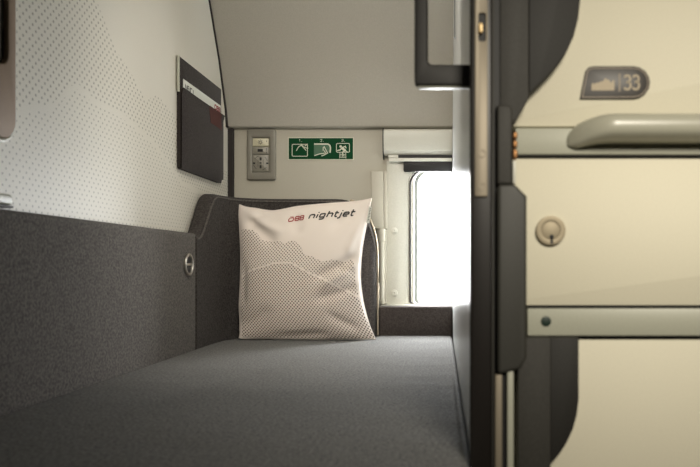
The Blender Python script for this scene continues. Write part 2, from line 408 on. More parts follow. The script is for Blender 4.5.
# roller blind cassette
rb = thing('roller_blind', 'white roller blind cassette with raised black bar above the window', 'blind', (-0.1, YE, 0.37))
YB = 2.325
def prof(b):
    # profile in (y,z), swept along x
    P = [(YE-0.001, pz(129, YB)), (YB+0.006, pz(129, YB)), (YB, pz(131, YB)), (YB, pz(142, YB)), (YB+0.007, pz(150, YB+.007)), (YB+0.021, pz(154.8, YB+.021)), (YE-0.001, pz(154.8, YB+.021))]
    plate(b, P, [], 'x', px(383.5, YB), XP-0.001)
part('cassette', 'white', rb, prof, 0.4)
def gapshade(b):
    P = [(YE-0.001, pz(127.8, YB)), (YB+0.004, pz(127.8, YB)), (YB-0.003, pz(131, YB)), (YB-0.003, pz(140, YB)), (YB+0.004, pz(151, YB)), (YB+0.012, pz(158.5, YB+.012)), (YE-0.001, pz(158.5, YB+.012))]
    plate(b, P, [], 'x', px(382.5, YB), px(383.4, YB))
part('gap_shade', 'black', rb, gapshade)  # black sheet standing in for the shaded gap at the cassette's left end
part('bracket', 'white', rb, lambda b: box(b, px(388, YB), px(397.9, YB), 2.338, YE-0.001, pz(157.6, 2.338), pz(155.0, 2.338)))
part('blind_slot', 'black', rb, lambda b: box(b, px(398, YB), XP-0.001, 2.340, YE-0.001, pz(157.6, 2.340), pz(155.0, 2.340)))
part('lower_rail', 'white', rb, lambda b: box(b, px(388.5, YB), XP-0.002, 2.336, YE-0.001, pz(161.2, 2.336), pz(157.9, 2.336), 0.001))
part('bottom_bar', 'black', rb, lambda b: plate(b, rrect(px(403.5, 2.345), XP-0.002, pz(171.5, 2.345), pz(162, 2.345), (0.006, 0, 0, 0.002)), [], 'y', 2.355, 2.343, 0.001), SM, 'black bottom bar')

# ================================================================= BED
inner = [(-0.675, 1.9265), (-0.675, 1.97), (-0.674, 2.02), (-0.671, 2.07), (-0.665, 2.12), (-0.650, 2.165), (-0.622, 2.20), (-0.585, 2.222), (-0.54, 2.232), (-0.48, 2.235), (-0.40, 2.236), (-0.32, 2.236), (-0.27, 2.236), (-0.245, 2.237), (-0.230, 2.240), (-0.219, 2.247), (-0.2135, 2.256)]
def mattress(b):
    P = [(x+0.0015, y-0.0015) for x, y in inner[2:14]]
    P = [(XP-0.0015, 0.30), (XP-0.0015, 2.262), (-0.2095, 2.262), (-0.2095, 2.236)]+P[::-1]+[(-0.6735, 0.30)]
    plate(b, P, [], 'z', MT-0.13, MT, 0.014, 4)
tag(part('mattress', 'felt_mat', None, mattress, SM), 'long grey fabric mattress filling the sleeping capsule', 'mattress')
def base(b): box(b, -0.715, XP-0.002, 0.30, 2.30, FLOOR, MT-0.131)
tag(part('bed_base', 'endwall', None, base), 'plain bed base under the grey mattress', 'bed base')

PT = 0.087
sp_ = thing('side_panel', 'grey felt upholstered panel along the left wall beside the mattress', 'upholstered panel', (-0.697, 1.9, MT-0.12))
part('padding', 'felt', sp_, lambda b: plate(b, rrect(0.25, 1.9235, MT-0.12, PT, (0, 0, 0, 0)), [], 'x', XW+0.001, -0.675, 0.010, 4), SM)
def ring(b):
    cy, cz = 1.857, pz(264.5, 1.857)
    plate(b, circle(cy, cz, 0.030, 40), [circle(cy, cz, 0.0225, 40)], 'x', -0.6755, -0.668, 0.003, 3)
rg = part('ring', 'chrome', sp_, ring, SM, 'round chrome ring')
part('recess', 'black', rg, lambda b: plate(b, circle(1.857, pz(264.5, 1.857), 0.0224, 32), [], 'x', -0.6755, -0.6735), None)
part('crossbar', 'chrome', rg, lambda b: box(b, -0.6734, -0.669, 1.857-0.0215, 1.857+0.0215, pz(264.5, 1.857)-0.003, pz(264.5, 1.857)+0.003, 0.001), SM)
# headboard with wing: plan path, height profile along it
hb = thing('headboard', 'dark grey felt headboard wrapping the corner behind the cushion', 'headboard', (-0.45, 2.28, MT-0.12))
def smooth01(t): t = max(0, min(1, t)); return t*t*(3-2*t)
outerp = [(-0.7185, 1.9265), (-0.7185, 1.97), (-0.7185, 2.02), (-0.7185, 2.07), (-0.7185, 2.12), (-0.7185, 2.18), (-0.7, 2.25), (-0.65, 2.30), (-0.56, 2.305), (-0.48, 2.305), (-0.40, 2.305), (-0.32, 2.305), (-0.27, 2.305), (-0.245, 2.304), (-0.230, 2.300), (-0.219, 2.292), (-0.2135, 2.284)]
def catmull(P, k):
    out = []
    for i in range(len(P)-1):
        p0, p1, p2, p3 = P[max(i-1, 0)], P[i], P[i+1], P[min(i+2, len(P)-1)]
        for j in range(k):
            t = j/k
            out.append(tuple(0.5*((2*b)+(-a+c)*t+(2*a-5*b+4*c-d)*t*t+(-a+3*b-3*c+d)*t**3) for a, b, c, d in zip(p0, p1, p2, p3)))
    return out+[P[-1]]
def hbheight(x, y):
    z = PT-0.004+(0.212-PT+0.004)*smooth01((y-1.94)/0.15)
    if y > 2.2 and x > -0.345: 
        t = (x+0.345)/(0.345-0.2125)
        z -= 0.19*(1-math.sqrt(max(0, 1-min(1, t)**2.6)))
    return z
def headb(b):
    I = catmull(inner, 4); O = catmull(outerp, 4); rows = []
    for (ix, iy), (ox, oy) in zip(I, O):
        h = hbheight(ix, iy); c = []
        for fz in (MT-0.12, MT-0.02, MT+0.05, MT+0.12): c.append((ix, iy, min(fz, h-0.03)))
        r = 0.014
        dx, dy = ox-ix, oy-iy; L = math.hypot(dx, dy); dx /= L; dy /= L
        for a in range(5):
            t = a/4*PI/2; c.append((ix+dx*r*(1-math.cos(t)), iy+dy*r*(1-math.cos(t)), h-r+r*math.sin(t)))
        for a in range(5):
            t = PI/2-a/4*PI/2; c.append((ox-dx*r*(1-math.cos(t)), oy-dy*r*(1-math.cos(t)), h-r+r*math.sin(t)))
        c.append((ox, oy, MT-0.12))
        rows.append([b.verts.new(p) for p in c])
    n = len(rows[0])
    for i in range(len(rows)-1):
        for k in range(n): b.faces.new((rows[i][k], rows[i][(k+1) % n], rows[i+1][(k+1) % n], rows[i+1][k]))
    b.faces.new(rows[0]); b.faces.new(rows[-1])
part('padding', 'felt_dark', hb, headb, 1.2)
def piping(b):
    I = catmull(inner, 4)
    tube(b, [(x, y-0.0015 if i > 28 else y, hbheight(x, y)-0.010) if i > 28 else (x+0.001, y, hbheight(x, y)-0.010) for i, (x, y) in enumerate(I)], 0.0026, 8)
part('piping', 'felt', hb, piping, 1.2)
def edgep(b):
    pts = [(-0.2115+0.0*i, 2.270, 0) for i in range(1)]
    P = []
    for i in range(22):
        t = i/21; x = -0.30+(0.30-0.2125)*math.sin(t*PI/2); P.append((x+0.004, 2.262, hbheight(x, 2.262)+0.004))
    P += [(-0.2075, 2.262, z) for z in (0.0, -0.06, -0.12, -0.18, -0.226)]
    tube(b, P, 0.004, 8)
part('edge_trim', 'steel', hb, edgep, 1.2, 'thin pale edge trim')
tag(part('padded_ledge', 'felt_brown', None, lambda b: box(b, px(379, 2.29), XP-0.002, 2.268, 2.324, MT-0.12, pz(306.5, 2.27), 0.008, 3), SM), 'brown-black felt ledge below the window', 'padded ledge')

# ================================================================= CUSHION
top_c = [(239.5, 204.5), (246, 207), (256, 208.3), (265, 210), (274, 210.6), (284, 209), (296, 206.6), (312, 204.8), (330, 203.2), (348, 202), (360, 200.8), (371.3, 198.3)]
bot_c = [(238.6, 337.6), (243, 338.6), (255, 339.2), (290, 340), (330, 340.6), (355, 340.8), (368, 340.4), (376, 340.2)]
lef_c = [(238.6, 337.6), (240, 325), (239.2, 305), (240.3, 280), (240.6, 255), (239.8, 232), (239, 215), (239.5, 204.5)]
rig_c = [(376, 340.2), (370.5, 328), (366.5, 315), (363, 300), (360.6, 280), (361, 262), (363.5, 240), (367, 222), (369.5, 208), (371.3, 198.3)]
def sampler(P):
    C = catmull(P, 8); L = [0]
    for a, b in zip(C, C[1:]): L.append(L[-1]+math.hypot(b[0]-a[0], b[1]-a[1]))
    def f(t):
        d = max(0, min(1, t))*L[-1]
        for i in range(len(L)-1):
            if d <= L[i+1]: 
                k = (d-L[i])/max(1e-9, L[i+1]-L[i]); return (C[i][0]+(C[i+1][0]-C[i][0])*k, C[i][1]+(C[i+1][1]-C[i][1])*k)
        return C[-1]
    return f
fT, fB, fL, fR = map(sampler, (top_c, bot_c, lef_c, rig_c))
def gauss(d, s_): return math.exp(-(d/s_)**2)
def crease(u, v, u0, v0, u1, v1, wdt, amp):
    dx, dy = u1-u0, v1-v0; L = math.hypot(dx, dy); dx /= L; dy /= L
    t = ((u-u0)*dx+(v-v0)*dy)/L; d = (u-u0)*-dy+(v-v0)*dx
    e = smooth01(t/0.3)*smooth01((1-t)/0.3) if 0 < t < 1 else 0
    return 1.7*amp*e*gauss(d, wdt)
def S(u, v, side=1, h=0.0):
    t, b, l, r = fT(u), fB(u), fL(v), fR(v)
    c00, c10, c01, c11 = fB(0), fB(1), fT(0), fT(1)
    q = [(1-v)*b[k]+v*t[k]+(1-u)*l[k]+u*r[k]-((1-u)*(1-v)*c00[k]+u*(1-v)*c10[k]+(1-u)*v*c01[k]+u*v*c11[k]) for k in (0, 1)]
    Yc = 2.118+0.068*v
    X, Z = px(q[0], Yc), pz(q[1], Yc)
    pr = (max(0, 1-abs(2*u-1)**2.6)**0.62)*(max(0, 1-abs(2*v-1)**2.4)**0.62)
    T = (0.062 if side > 0 else 0.034)*(1-0.15*v)
    d = T*pr
    if side > 0:
        d += (crease(u, v, 1.0, .62, .60, .44, .035, -.010)+crease(u, v, 1.0, .55, .66, .38, .022, .008)+crease(u, v, 1.02, .40, .60, .30, .03, -.009)
              + crease(u, v, .98, .50, .80, .52, .02, -.008)+crease(u, v, .0, 1.0, .40, .80, .03, .007)+crease(u, v, .05, .93, .36, .70, .04, -.006)
              + crease(u, v, .22, 1.0, .06, .82, .03, -.005)+crease(u, v, .0, .05, .30, .28, .04, -.005)+crease(u, v, 1.0, .98, .70, .80, .045, -.005)
              + crease(u, v, .05, .62, .05, .20, .03, -.004)+crease(u, v, .2, .02, .75, .06, .035, -.005)+crease(u, v, .95, .08, .68, .22, .035, -.006)
              + crease(u, v, .97, .85, .88, .60, .03, .004)+crease(u, v, .42, 1.0, .5, .76, .05, -.004))*min(1, pr*2.2)
        return (X, Yc-d-h, Z)
    return (X, Yc+d, Z)
cu = thing('cushion', 'square off-white cushion with dotted mountain print leaning on the headboard', 'cushion', (px(307, 2.118), 2.118, MT))
def cushion(b):
    N = 72; uvl = b.loops.layers.uv.new('print'); grid = {}
    for sd in (1, -1):
        for i in range(N+1):
            for j in range(N+1):
                e = i in (0, N) or j in (0, N)
                if e and (i, j, 1) in grid: grid[(i, j, sd)] = grid[(i, j, 1)]; continue
                # gather rows toward the seam for a round edge
                u = 0.5-0.5*math.cos(PI*i/N)*1.0; v = 0.5-0.5*math.cos(PI*j/N)
                u = 0.5*u+0.5*i/N; v = 0.5*v+0.5*j/N
                p = list(S(u, v, sd)); p[2] = max(p[2], MT+0.0012)
                grid[(i, j, sd)] = b.verts.new(p)
        for i in range(N):
            for j in range(N):
                f = b.faces.new([grid[(a, c, sd)] for a, c in ((i, j), (i+1, j), (i+1, j+1), (i, j+1))])
                for lp, (a, c) in zip(f.loops, ((i, j), (i+1, j), (i+1, j+1), (i, j+1))):
                    uu = 0.5*(0.5-0.5*math.cos(PI*a/N))+0.5*a/N; vv = 0.5*(0.5-0.5*math.cos(PI*c/N))+0.5*c/N
                    lp[uvl].uv = (uu, vv) if sd > 0 else (uu, 2+vv)
part('cover', 'cotton', cu, cushion, 3.1)
# seam cord
def cord(b):
    P = [S(t/40, 0) for t in range(41)]
    P = [(x, y, max(z, MT+0.004)) for x, y, z in P]
    tube(b, P, 0.0015, 6)
    tube(b, [S(1, t/40) for t in range(1, 41)], 0.0015, 6); tube(b, [S(0, t/40) for t in range(2, 41)], 0.0015, 6); tube(b, [S(t/40, 1) for t in range(41)], 0.0015, 6)
part('seam', 'cottonplain', cu, cord, 3.1)
def arc(cx, cy, rx, ry, a0, a1, n=8): return [(cx+rx*math.cos(math.radians(a0+(a1-a0)*i/n)), cy+ry*math.sin(math.radians(a0+(a1-a0)*i/n))) for i in range(n+1)]
def sq(x0, x1, y0, y1, r=0.22):
    L = rrect(x0, x1, y0, y1, r, 3); return L+[L[0]]
# square italic lettering, unit: x-height 1
def word_nightjet():
    G = []
    def put(L, x): 
        for l in L: G.append([(a+x, b) for a, b in l])
    n_ = [[(0, 0), (0, 1)], [(0, 1), (.85, 1), (1.1, .8), (1.1, 0)]]
    put(n_, 0)                                        # n
    put([[(0, 0), (0, 1)], [(0, 1.35), (0, 1.6)]], 1.75)     # i
    put([sq(0, 1.1, 0.12, 1, .25), [(1.1, 1), (1.1, -.25), (.9, -.42), (.15, -.42)]], 2.4)   # g
    put([[(0, 0), (0, 1.6)], [(0, 1), (.85, 1), (1.1, .8), (1.1, 0)]], 4.15)     # h
    put([[(0, 1.5), (0, .2), (.2, 0), (.55, 0)], [(-.3, 1), (.6, 1)]], 5.95)      # t
    put([[(0, 1), (0, -.25), (-.2, -.42), (-.5, -.42)], [(0, 1.35), (0, 1.6)]], 7.2)      # j
    put([[(1.0, 0), (.2, 0), (0, .2), (0, .8), (.2, 1), (.9, 1), (1.1, .8), (1.1, .5), (0, .5)]], 7.8)    # e
    put([[(0, 1.6), (0, .2), (.2, 0), (.6, 0)], [(-.3, 1), (.65, 1)]], 9.6)     # t
    return G, 10.2
def uvword(G, W, u0, u1, v0, xh, slant, tilt=0.0):
    k = (u1-u0)/W
    return [[(u0+k*(a+slant*b), v0+xh*b+tilt*(a/W)) for a, b in l] for l in G]
def subdiv(L, st):
    out = []
    for l in L:
        r = [l[0]]
        for a, b in zip(l, l[1:]):
            n = max(1, int(math.hypot(b[0]-a[0], b[1]-a[1])/st))
            for i in range(1, n+1): r.append((a[0]+(b[0]-a[0])*i/n, a[1]+(b[1]-a[1])*i/n))
        r[-1] = l[-1]; out.append(r)
    return out
def onc(a, b, h): return S(a, b, 1, 0.0006+h)
def wm(b):
    G, W = word_nightjet(); strokes(b, subdiv(uvword(G, W, .555, .885, .893, .027, .30, .004), .01), .0102, onc)
part('wordmark', 'ink', cu, wm, None, 'black wordmark lettering')
def wm2(b):
    G = [sq(0, 1.5, 0, .85, .38), [(.35, 1.15), (.62, 1.15)], [(.9, 1.15), (1.17, 1.15)]]
    for x in (2.0, 3.55): G += [sq(x, x+1.15, 0, .5, .2), sq(x, x+1.15, .5, 1.0, .2)]
    strokes(b, subdiv(uvword(G, 4.8, .400, .515, .888, .030, .12, .002), .01), .0072, onc)
part('red_lettering', 'redink', cu, wm2, None, 'red lettering')
def tg(b):
    a = [S(1, v) for v in (.83, .87, .91, .945)]
    V = []
    for p in a: V.append((b.verts.new((p[0]-0.002, p[1]-0.004, p[2])), b.verts.new((p[0]+0.0085-0.001, p[1]-0.010, p[2]-0.003)), b.verts.new((p[0]+0.0085-0.001, p[1]-0.009, p[2]-0.003)), b.verts.new((p[0]-0.002, p[1]-0.003, p[2]))))
    for r1, r2 in zip(V, V[1:]):
        for k in range(4): b.faces.new((r1[k], r1[(k+1) % 4], r2[(k+1) % 4], r2[k]))
    b.faces.new(V[0]); b.faces.new(V[-1])
tgo = part('care_tag', 'card', cu, tg, None, 'small white label on the seam')
def tgt(b):
    p0 = S(1, .845); p1 = S(1, .93)
    for i in range(9):
        t = i/8; x = p0[0]+(p1[0]-p0[0])*t+0.0035; y = p0[1]+(p1[1]-p0[1])*t-0.0092; z = p0[2]+(p1[2]-p0[2])*t-0.002
        box(b, x-0.0018, x+0.0018+0.0008*(i % 2), y-0.0004, y+0.001, z-0.0009, z+0.0009)
part('tag_print', 'ink', tgo, tgt)

# ================================================================= LEFT WALL THINGS
wp = thing('wall_pocket', 'black felt wall pocket hanging on the left wall above the headboard', 'wall pocket', (XW, 2.07, 0.26))
YA, YZ = 1.90, 2.262
part('back_panel', 'pocket', wp, lambda b: plate(b, rrect(YA, YZ, 0.262, 0.568, (.008, .03, .006, .006)), [], 'x', XW+0.0005, XW+0.007, 0.002), SM)
def pouch_bulge(i, j, n=18):
    bul = 0.006+0.014*math.sin(PI*i/n)**.6*(0.45+.55*math.sin(PI*min(1, (j/12)*1.0)))
    if j >= 12: bul = 0.011+0.004*math.sin(PI*i/n)
    if j == 0: bul = 0.005
    return bul
def front(b):
    n = 18; rows = []
    for j in range(13):
        z = 0.262+(0.482-0.262)*j/12; row = []
        for i in range(n+1):
            y = YA+(YZ-YA)*i/n
            if j == 0 and i == n: y -= 0.012
            bul = 0.006+0.014*math.sin(PI*i/n)**.6*(0.45+.55*math.sin(PI*min(1, (j/12)*1.0)))
            if j == 12: bul = 0.011+0.004*math.sin(PI*i/n)
            if j == 0: bul = 0.005
            row.append((XW+0.008+bul, y, z+(0.004*math.sin(PI*i/n)*-1 if j == 12 else 0)+(0.012 if j == 0 and i == n else 0)))
        rows.append(row)
    F = [[b.verts.new(p) for p in r] for r in rows]; K = [[b.verts.new((p[0]-0.0035, p[1], p[2])) for p in r] for r in rows]
    for j in range(12):
        for i in range(n):
            b.faces.new((F[j][i], F[j][i+1], F[j+1][i+1], F[j+1][i])); b.faces.new((K[j][i], K[j+1][i], K[j+1][i+1], K[j][i+1]))
    for j in range(12):
        b.faces.new((F[j][0], F[j+1][0], K[j+1][0], K[j][0])); b.faces.new((F[j][n], K[j][n], K[j+1][n], F[j+1][n]))
    for i in range(n):
        b.faces.new((F[0][i], K[0][i], K[0][i+1], F[0][i+1])); b.faces.new((F[12][i], F[12][i+1], K[12][i+1], K[12][i]))
    # side gussets
    box(b, XW+0.0072, XW+0.0135, YA, YA+0.004, 0.262, 0.482); box(b, XW+0.0072, XW+0.0135, YZ-0.004, YZ, 0.275, 0.482)
part('front_pouch', 'pocket', wp, front, 1.0)
def patch(b):
    rows = []
    for j in (9, 10, 11, 12):
        z = 0.262+0.22*j/12-(0.0035 if j == 12 else 0)
        rows.append([(XW+0.0088+pouch_bulge(i, j), YA+(YZ-YA)*i/18, z) for i in (10, 11, 12, 13, 14, 15, 16)])
    F = [[b.verts.new(p) for p in r] for r in rows]; K = [[b.verts.new((p[0]-0.0007, p[1], p[2])) for p in r] for r in rows]
    for j in range(3):
        for i in range(6):
            b.faces.new((F[j][i], F[j][i+1], F[j+1][i+1], F[j+1][i])); b.faces.new((K[j][i], K[j+1][i], K[j+1][i+1], K[j][i+1]))
        b.faces.new((F[j][0], F[j+1][0], K[j+1][0], K[j][0])); b.faces.new((F[j][6], K[j][6], K[j+1][6], F[j+1][6]))
    for i in range(6):
        b.faces.new((F[0][i], K[0][i], K[0][i+1], F[0][i+1])); b.faces.new((F[3][i], F[3][i+1], K[3][i+1], K[3][i]))
part('leather_patch', 'red_tag', wp, patch, None, 'dark red patch')
part('edge_rod', 'rail', wp, lambda b: tube(b, [(XW+0.006, YA-0.005, 0.47), (XW+0.006, YA-0.005, 0.566)], 0.004, 10), SM, 'metal edge rod')
lf = thing('leaflet', 'white printed leaflet tucked into the black wall pocket', 'leaflet', (XW+0.009, 2.08, 0.40))
part('card', 'card', lf, lambda b: box(b, XW+0.0088, XW+0.0103, 1.922, 2.245, 0.40, 0.511))
def lt(b):
    def f(a, z, h): return (XW+0.0104+h, a, z)
    strokes(b, [[(1.935, .487), (1.935, .499), (1.947, .487), (1.947, .499)], [(1.963, .487), (1.953, .487), (1.953, .499), (1.963, .499)], [(1.953, .493), (1.961, .493)], [(1.969, .487), (1.969, .499)], [(1.975, .487), (1.975, .499), (1.987, .499)], [(1.996, .487), (1.996, .499)]], .0035, f, .0003)
part('black_print', 'ink', lf, lt)
def lr(b):
    def f(a, z, h): return (XW+0.0104+h, a, z)
    strokes(b, [sq(2.185, 2.203, .488, .501, .004), sq(2.209, 2.221, .488, .4945, .002), sq(2.209, 2.221, .4945, .501, .002), sq(2.227, 2.239, .488, .4945, .002), sq(2.227, 2.239, .4945, .501, .002)], .004, f, .0003)
part('red_print', 'redink', lf, lr)
# framed panel at the left edge
fp = thing('wall_mirror', 'tan-framed rounded mirror panel on the dotted left wall', 'mirror', (XW, 1.02, 0.20))
part('frame', 'tan', fp, lambda b: plate(b, rrect(0.80, 1.168, 0.206, 0.78, .035, 8), [rrect(0.835, 1.146, 0.325, 0.745, .02, 6)], 'x', XW+0.0005, XW+0.010, 0.003, 3), SM)
part('rim', 'white', fp, lambda b: plate(b, rrect(0.796, 1.175, 0.199, 0.787, .042, 8), [rrect(0.7995, 1.1695, 0.2045, 0.7805, .0355, 8)], 'x', XW+0.0005, XW+0.006, 0.001), SM, 'thin pale rim')
part('glass', 'mirror', fp, lambda b: plate(b, rrect(0.8355, 1.1455, 0.3255, 0.7445, .0195, 6), [], 'x', XW+0.0005, XW+0.003), None)
ck = thing('wall_clip', 'small silver rounded clip at the foot of the dotted wall', 'clip', (XW, 1.13, 0.115))
part('clip_body', 'rail', ck, lambda b: plate(b, rrect(1.06, 1.157, 0.098, 0.116, .008, 5), [], 'x', XW+0.0005, XW+0.012, 0.004, 3), SM)
part('clip_base', 'darkgrey', ck, lambda b: plate(b, rrect(1.055, 1.16, 0.094, 0.0975, .001, 3), [], 'x', XW+0.0005, XW+0.010), None)

# ================================================================= END WALL THINGS
def W_(x, y): return px(x, YE), pz(y, YE)
so = thing('socket_panel', 'grey wall panel with light switch and power socket above the headboard', 'socket panel', (px(261, YE), YE, pz(180, YE)))
YS = YE-0.012
def rr_px(x0, x1, y0, y1, r, Y): return rrect(px(x0, Y), px(x1, Y), pz(y1, Y), pz(y0, Y), r, 5)
def cover(b):
    plate(b, rr_px(246.5, 275.6, 128.4, 180, .008, YS), [rr_px(252.2, 269.2, 137.6, 172.2, .001, YS)], 'y', YE-0.0005, YS, 0.005, 3)
part('cover_plate', 'plategrey', so, cover, SM)
YM = YE-0.0085
sw = part('light_switch', 'modcream', so, lambda b: plate(b, rr_px(252.6, 268.6, 138.2, 146.4, .001, YM), [], 'y', YE-0.0005, YM, 0.0012), SM, 'cream switch with sun symbol')
def fy(Y): return lambda a, b_, h: (a, Y-h, b_)
def sun(b):
    cx, cz = px(260.3, YM), pz(142.2, YM); L = [arc(cx, cz, .0042, .0042, 0, 360, 14)]; L[0][-1] = L[0][0]
    for k in range(8):
        a = k*PI/4; L.append([(cx+.0058*math.cos(a), cz+.0058*math.sin(a)), (cx+.0085*math.cos(a), cz+.0085*math.sin(a))])
    L.append([(px(266.6, YM), pz(140.5, YM)), (px(266.6, YM), pz(142, YM))])
    strokes(b, L, .0016, fy(YM), .0003)
part('sun_symbol', 'ink', sw, sun)
us = part('usb_port', 'modgrey', so, lambda b: plate(b, rr_px(252.6, 268.6, 146.9, 154.2, .001, YM), [], 'y', YE-0.0005, YM, 0.0012), SM)
part('port_slot', 'black', us, lambda b: plate(b, rr_px(257.6, 262.9, 149.0, 151.8, .001, YM), [], 'y', YM+0.0003, YM-0.0008), None)
def usm(b): strokes(b, [[(px(x, YM), pz(y0, YM)), (px(x, YM), pz(y1, YM))] for x, y0, y1 in ((266.4, 148.5, 149.5), (266.4, 150.5, 151.3), (266.4, 152.2, 153))], .003, fy(YM), .0003)
part('port_marks', 'ink', us, usm)
ps = part('power_socket', 'modgrey', so, lambda b: plate(b, rr_px(252.6, 268.6, 154.7, 171.6, .001, YM), [], 'y', YE-0.0005, YM, 0.0012), SM)
def soc(b):
    for y0, y1 in ((157.4, 160.4), (162.2, 163.6), (165.2, 168.4)): plate(b, rr_px(260.6-.9, 260.6+1.0, y0, y1, .0015, YM), [], 'y', YM+0.0003, YM-0.0008)
    for x0, x1 in ((253, 255.2), (266.2, 268.4)): plate(b, rr_px(x0, x1, 162.5, 164, .001, YM), [], 'y', YM+0.0003, YM-0.0008)
part('socket_holes', 'black', ps, soc)
def soc2(b):
    cx, cz = px(260.6, YM), pz(163, YM)
    for a in (35, 125, 215, 305): strokes(b, [arc(cx, cz, .024, .024, a-20, a+20, 6)], .0013, fy(YM), .0003)
    for x in (258, 263.2):
        strokes(b, [[(px(x, YM), pz(159.5, YM)), (px(x, YM), pz(166.5, YM))]], .001, fy(YM), .0003)
part('socket_outline', 'ink', ps, soc2)

# green escape sign
sg = thing('escape_sign', 'green emergency window escape sign with three white pictograms', 'sign', (px(321, YE), YE, pz(160, YE)))
YG = YE-0.003
part('border', 'signwhite', sg, lambda b: plate(b, rr_px(287.8, 353.8, 137.2, 160, .001, YG), [], 'y', YE-0.0003, YE-0.002), None, 'thin white border')
part('board', 'signgreen', sg, lambda b: plate(b, rr_px(288.7, 353.0, 138.1, 159.1, .0008, YG), [], 'y', YE-0.002, YG), None)
def pp(L): return [[(px(x, YG), pz(y, YG)) for x, y in l] for l in L]
def z7(cx, cy): return 284+cx*76/700, 130+cy*36/332   # sign detail coordinates
def zl(L): return pp([[z7(*p) for p in l] for l in L])
def boxline(x0, y0, x1, y1, r=10):
    l = rrect(x0, x1, y0, y1, r, 3); return l+[l[0]]
def pict1(b):
    strokes(b, zl([boxline(75, 132, 216, 242)]), .0022, fy(YG), .0003)
    strokes(b, zl([[(113, 192), (135, 155), (160, 140)], [(158, 138), (205, 190)], [(150, 128), (180, 152)], [(190, 150), (218, 128)], [(185, 160), (222, 170)]]), .0026, fy(YG), .0005)
part('pictogram', 'signwhite', sg, pict1)
def pict2(b):
    strokes(b, zl([[(278, 130), (405, 130), (422, 142), (428, 165), (424, 210)]]), .0045, fy(YG), .0005)
    strokes(b, zl([[(360, 190), (362, 160), (372, 155), (392, 195), (402, 212), (375, 228), (345, 240)], [(368, 188), (385, 215)], [(280, 236), (330, 220), (375, 215)]]), .0028, fy(YG), .0007)
p2 = part('pictogram', 'signwhite', sg, pict2)
def pict2b(b):
    Q = pp([[z7(*p) for p in ((276, 134), (405, 134), (420, 150), (418, 205), (330, 216), (276, 234))]])[0]
    plate(b, Q, [], 'y', YG+0.0001, YG-0.0003)
part('pane_field', 'signgreen2', p2, pict2b)
def pict3(b):
    strokes(b, zl([boxline(483, 124, 603, 205)]), .0022, fy(YG), .0003)
    plate(b, [(px(z7(522, 152)[0], YG)+.0042*math.cos(a*PI/8), pz(z7(522, 152)[1], YG)+.0042*math.sin(a*PI/8)) for a in range(16)], [], 'y', YG, YG-0.0008)
    strokes(b, zl([[(530, 162), (565, 192)]]), .0085, fy(YG), .0007)
    strokes(b, zl([[(535, 165), (515, 185), (490, 190)], [(545, 160), (565, 150), (572, 168)], [(565, 190), (585, 205)], [(560, 192), (538, 205), (545, 232), (538, 245)]]), .0035, fy(YG), .0009)
    strokes(b, zl([[(515, 210), (512, 262)], [(568, 210), (571, 262)], [(513, 225), (570, 225)], [(513, 240), (570, 240)], [(513, 254), (571, 254)]]), .0018, fy(YG), .0003)
part('pictogram', 'signwhite', sg, pict3)
DG = {'1': [[(.25, .85), (.5, 1), (.5, 0)]], '2': [[(0, .85), (.2, 1), (.6, 1), (.8, .8), (.7, .55), (.05, 0), (.85, 0)]],
      '3': [[(.05, .88), (.25, 1), (.6, 1), (.8, .85), (.8, .66), (.6, .53), (.3, .53)], [(.6, .53), (.85, .38), (.85, .18), (.62, 0), (.25, 0), (0, .12)]]}
for dch, x0 in (('1', 134), ('2', 333), ('3', 528)):
    def num(b, dch=dch, x0=x0):
        L = [[(x0+a*22, 106-c*20) for a, c in l] for l in DG[dch]]+[[(x0+28, 106), (x0+32, 106)]]
        strokes(b, zl(L), .0011, fy(YG), .0003)
    part('numeral', 'signwhite', sg, num)

# ================================================================= GRAB HANDLE, POST, LOCKERS
YH = 0.86
def PX(P, Y): return [(px(x, Y), pz(y, Y)) for x, y in P]
gh = thing('grab_handle', 'black angular grab handle sticking out from the partition at the top', 'handle', (XP, YH, pz(76, YH)))
def loop(b):
    o_ = rrect(px(414.5, YH), XP-0.0005, pz(86.5, YH), pz(-45, YH), (.006, 0, 0, .006), 4)
    i_ = rrect(px(428, YH), XP-0.0006, pz(65.5, YH), pz(-27, YH), (.006, 0, 0, .006), 4)
    # open C shape: join the two outlines
    P = [(XP-0.0005, pz(86.5, YH))]
    P = [p for p in o_ if p[0] < XP-0.001]
    n = len(P); P = sorted(P, key=lambda p: 0) 
    Q = [p for p in i_ if p[0] < XP-0.001]
    def order(L):   # upper-left first, down to lower-left
        up = [p for p in L if p[1] > 0.28]; lo = [p for p in L if p[1] <= 0.28]
        return up+lo
    PO = [(XP-0.0005, pz(-45, YH))]+order(P)+[(XP-0.0005, pz(86.5, YH))]
    QO = [(XP-0.0005, pz(-27, YH))]+order(Q)+[(XP-0.0005, pz(65.5, YH))]
    plate(b, PO+QO[::-1], [], 'y', YH+0.008, YH-0.006, 0.003, 3)
part('grip', 'blackpaint', gh, loop, SM)
part('light_underside', 'rail', gh, lambda b: box(b, px(418, YH), XP-0.001, YH-0.003, YH+0.006, pz(88.2, YH), pz(86.6, YH), 0.0006), SM, 'pale strip under the handle')

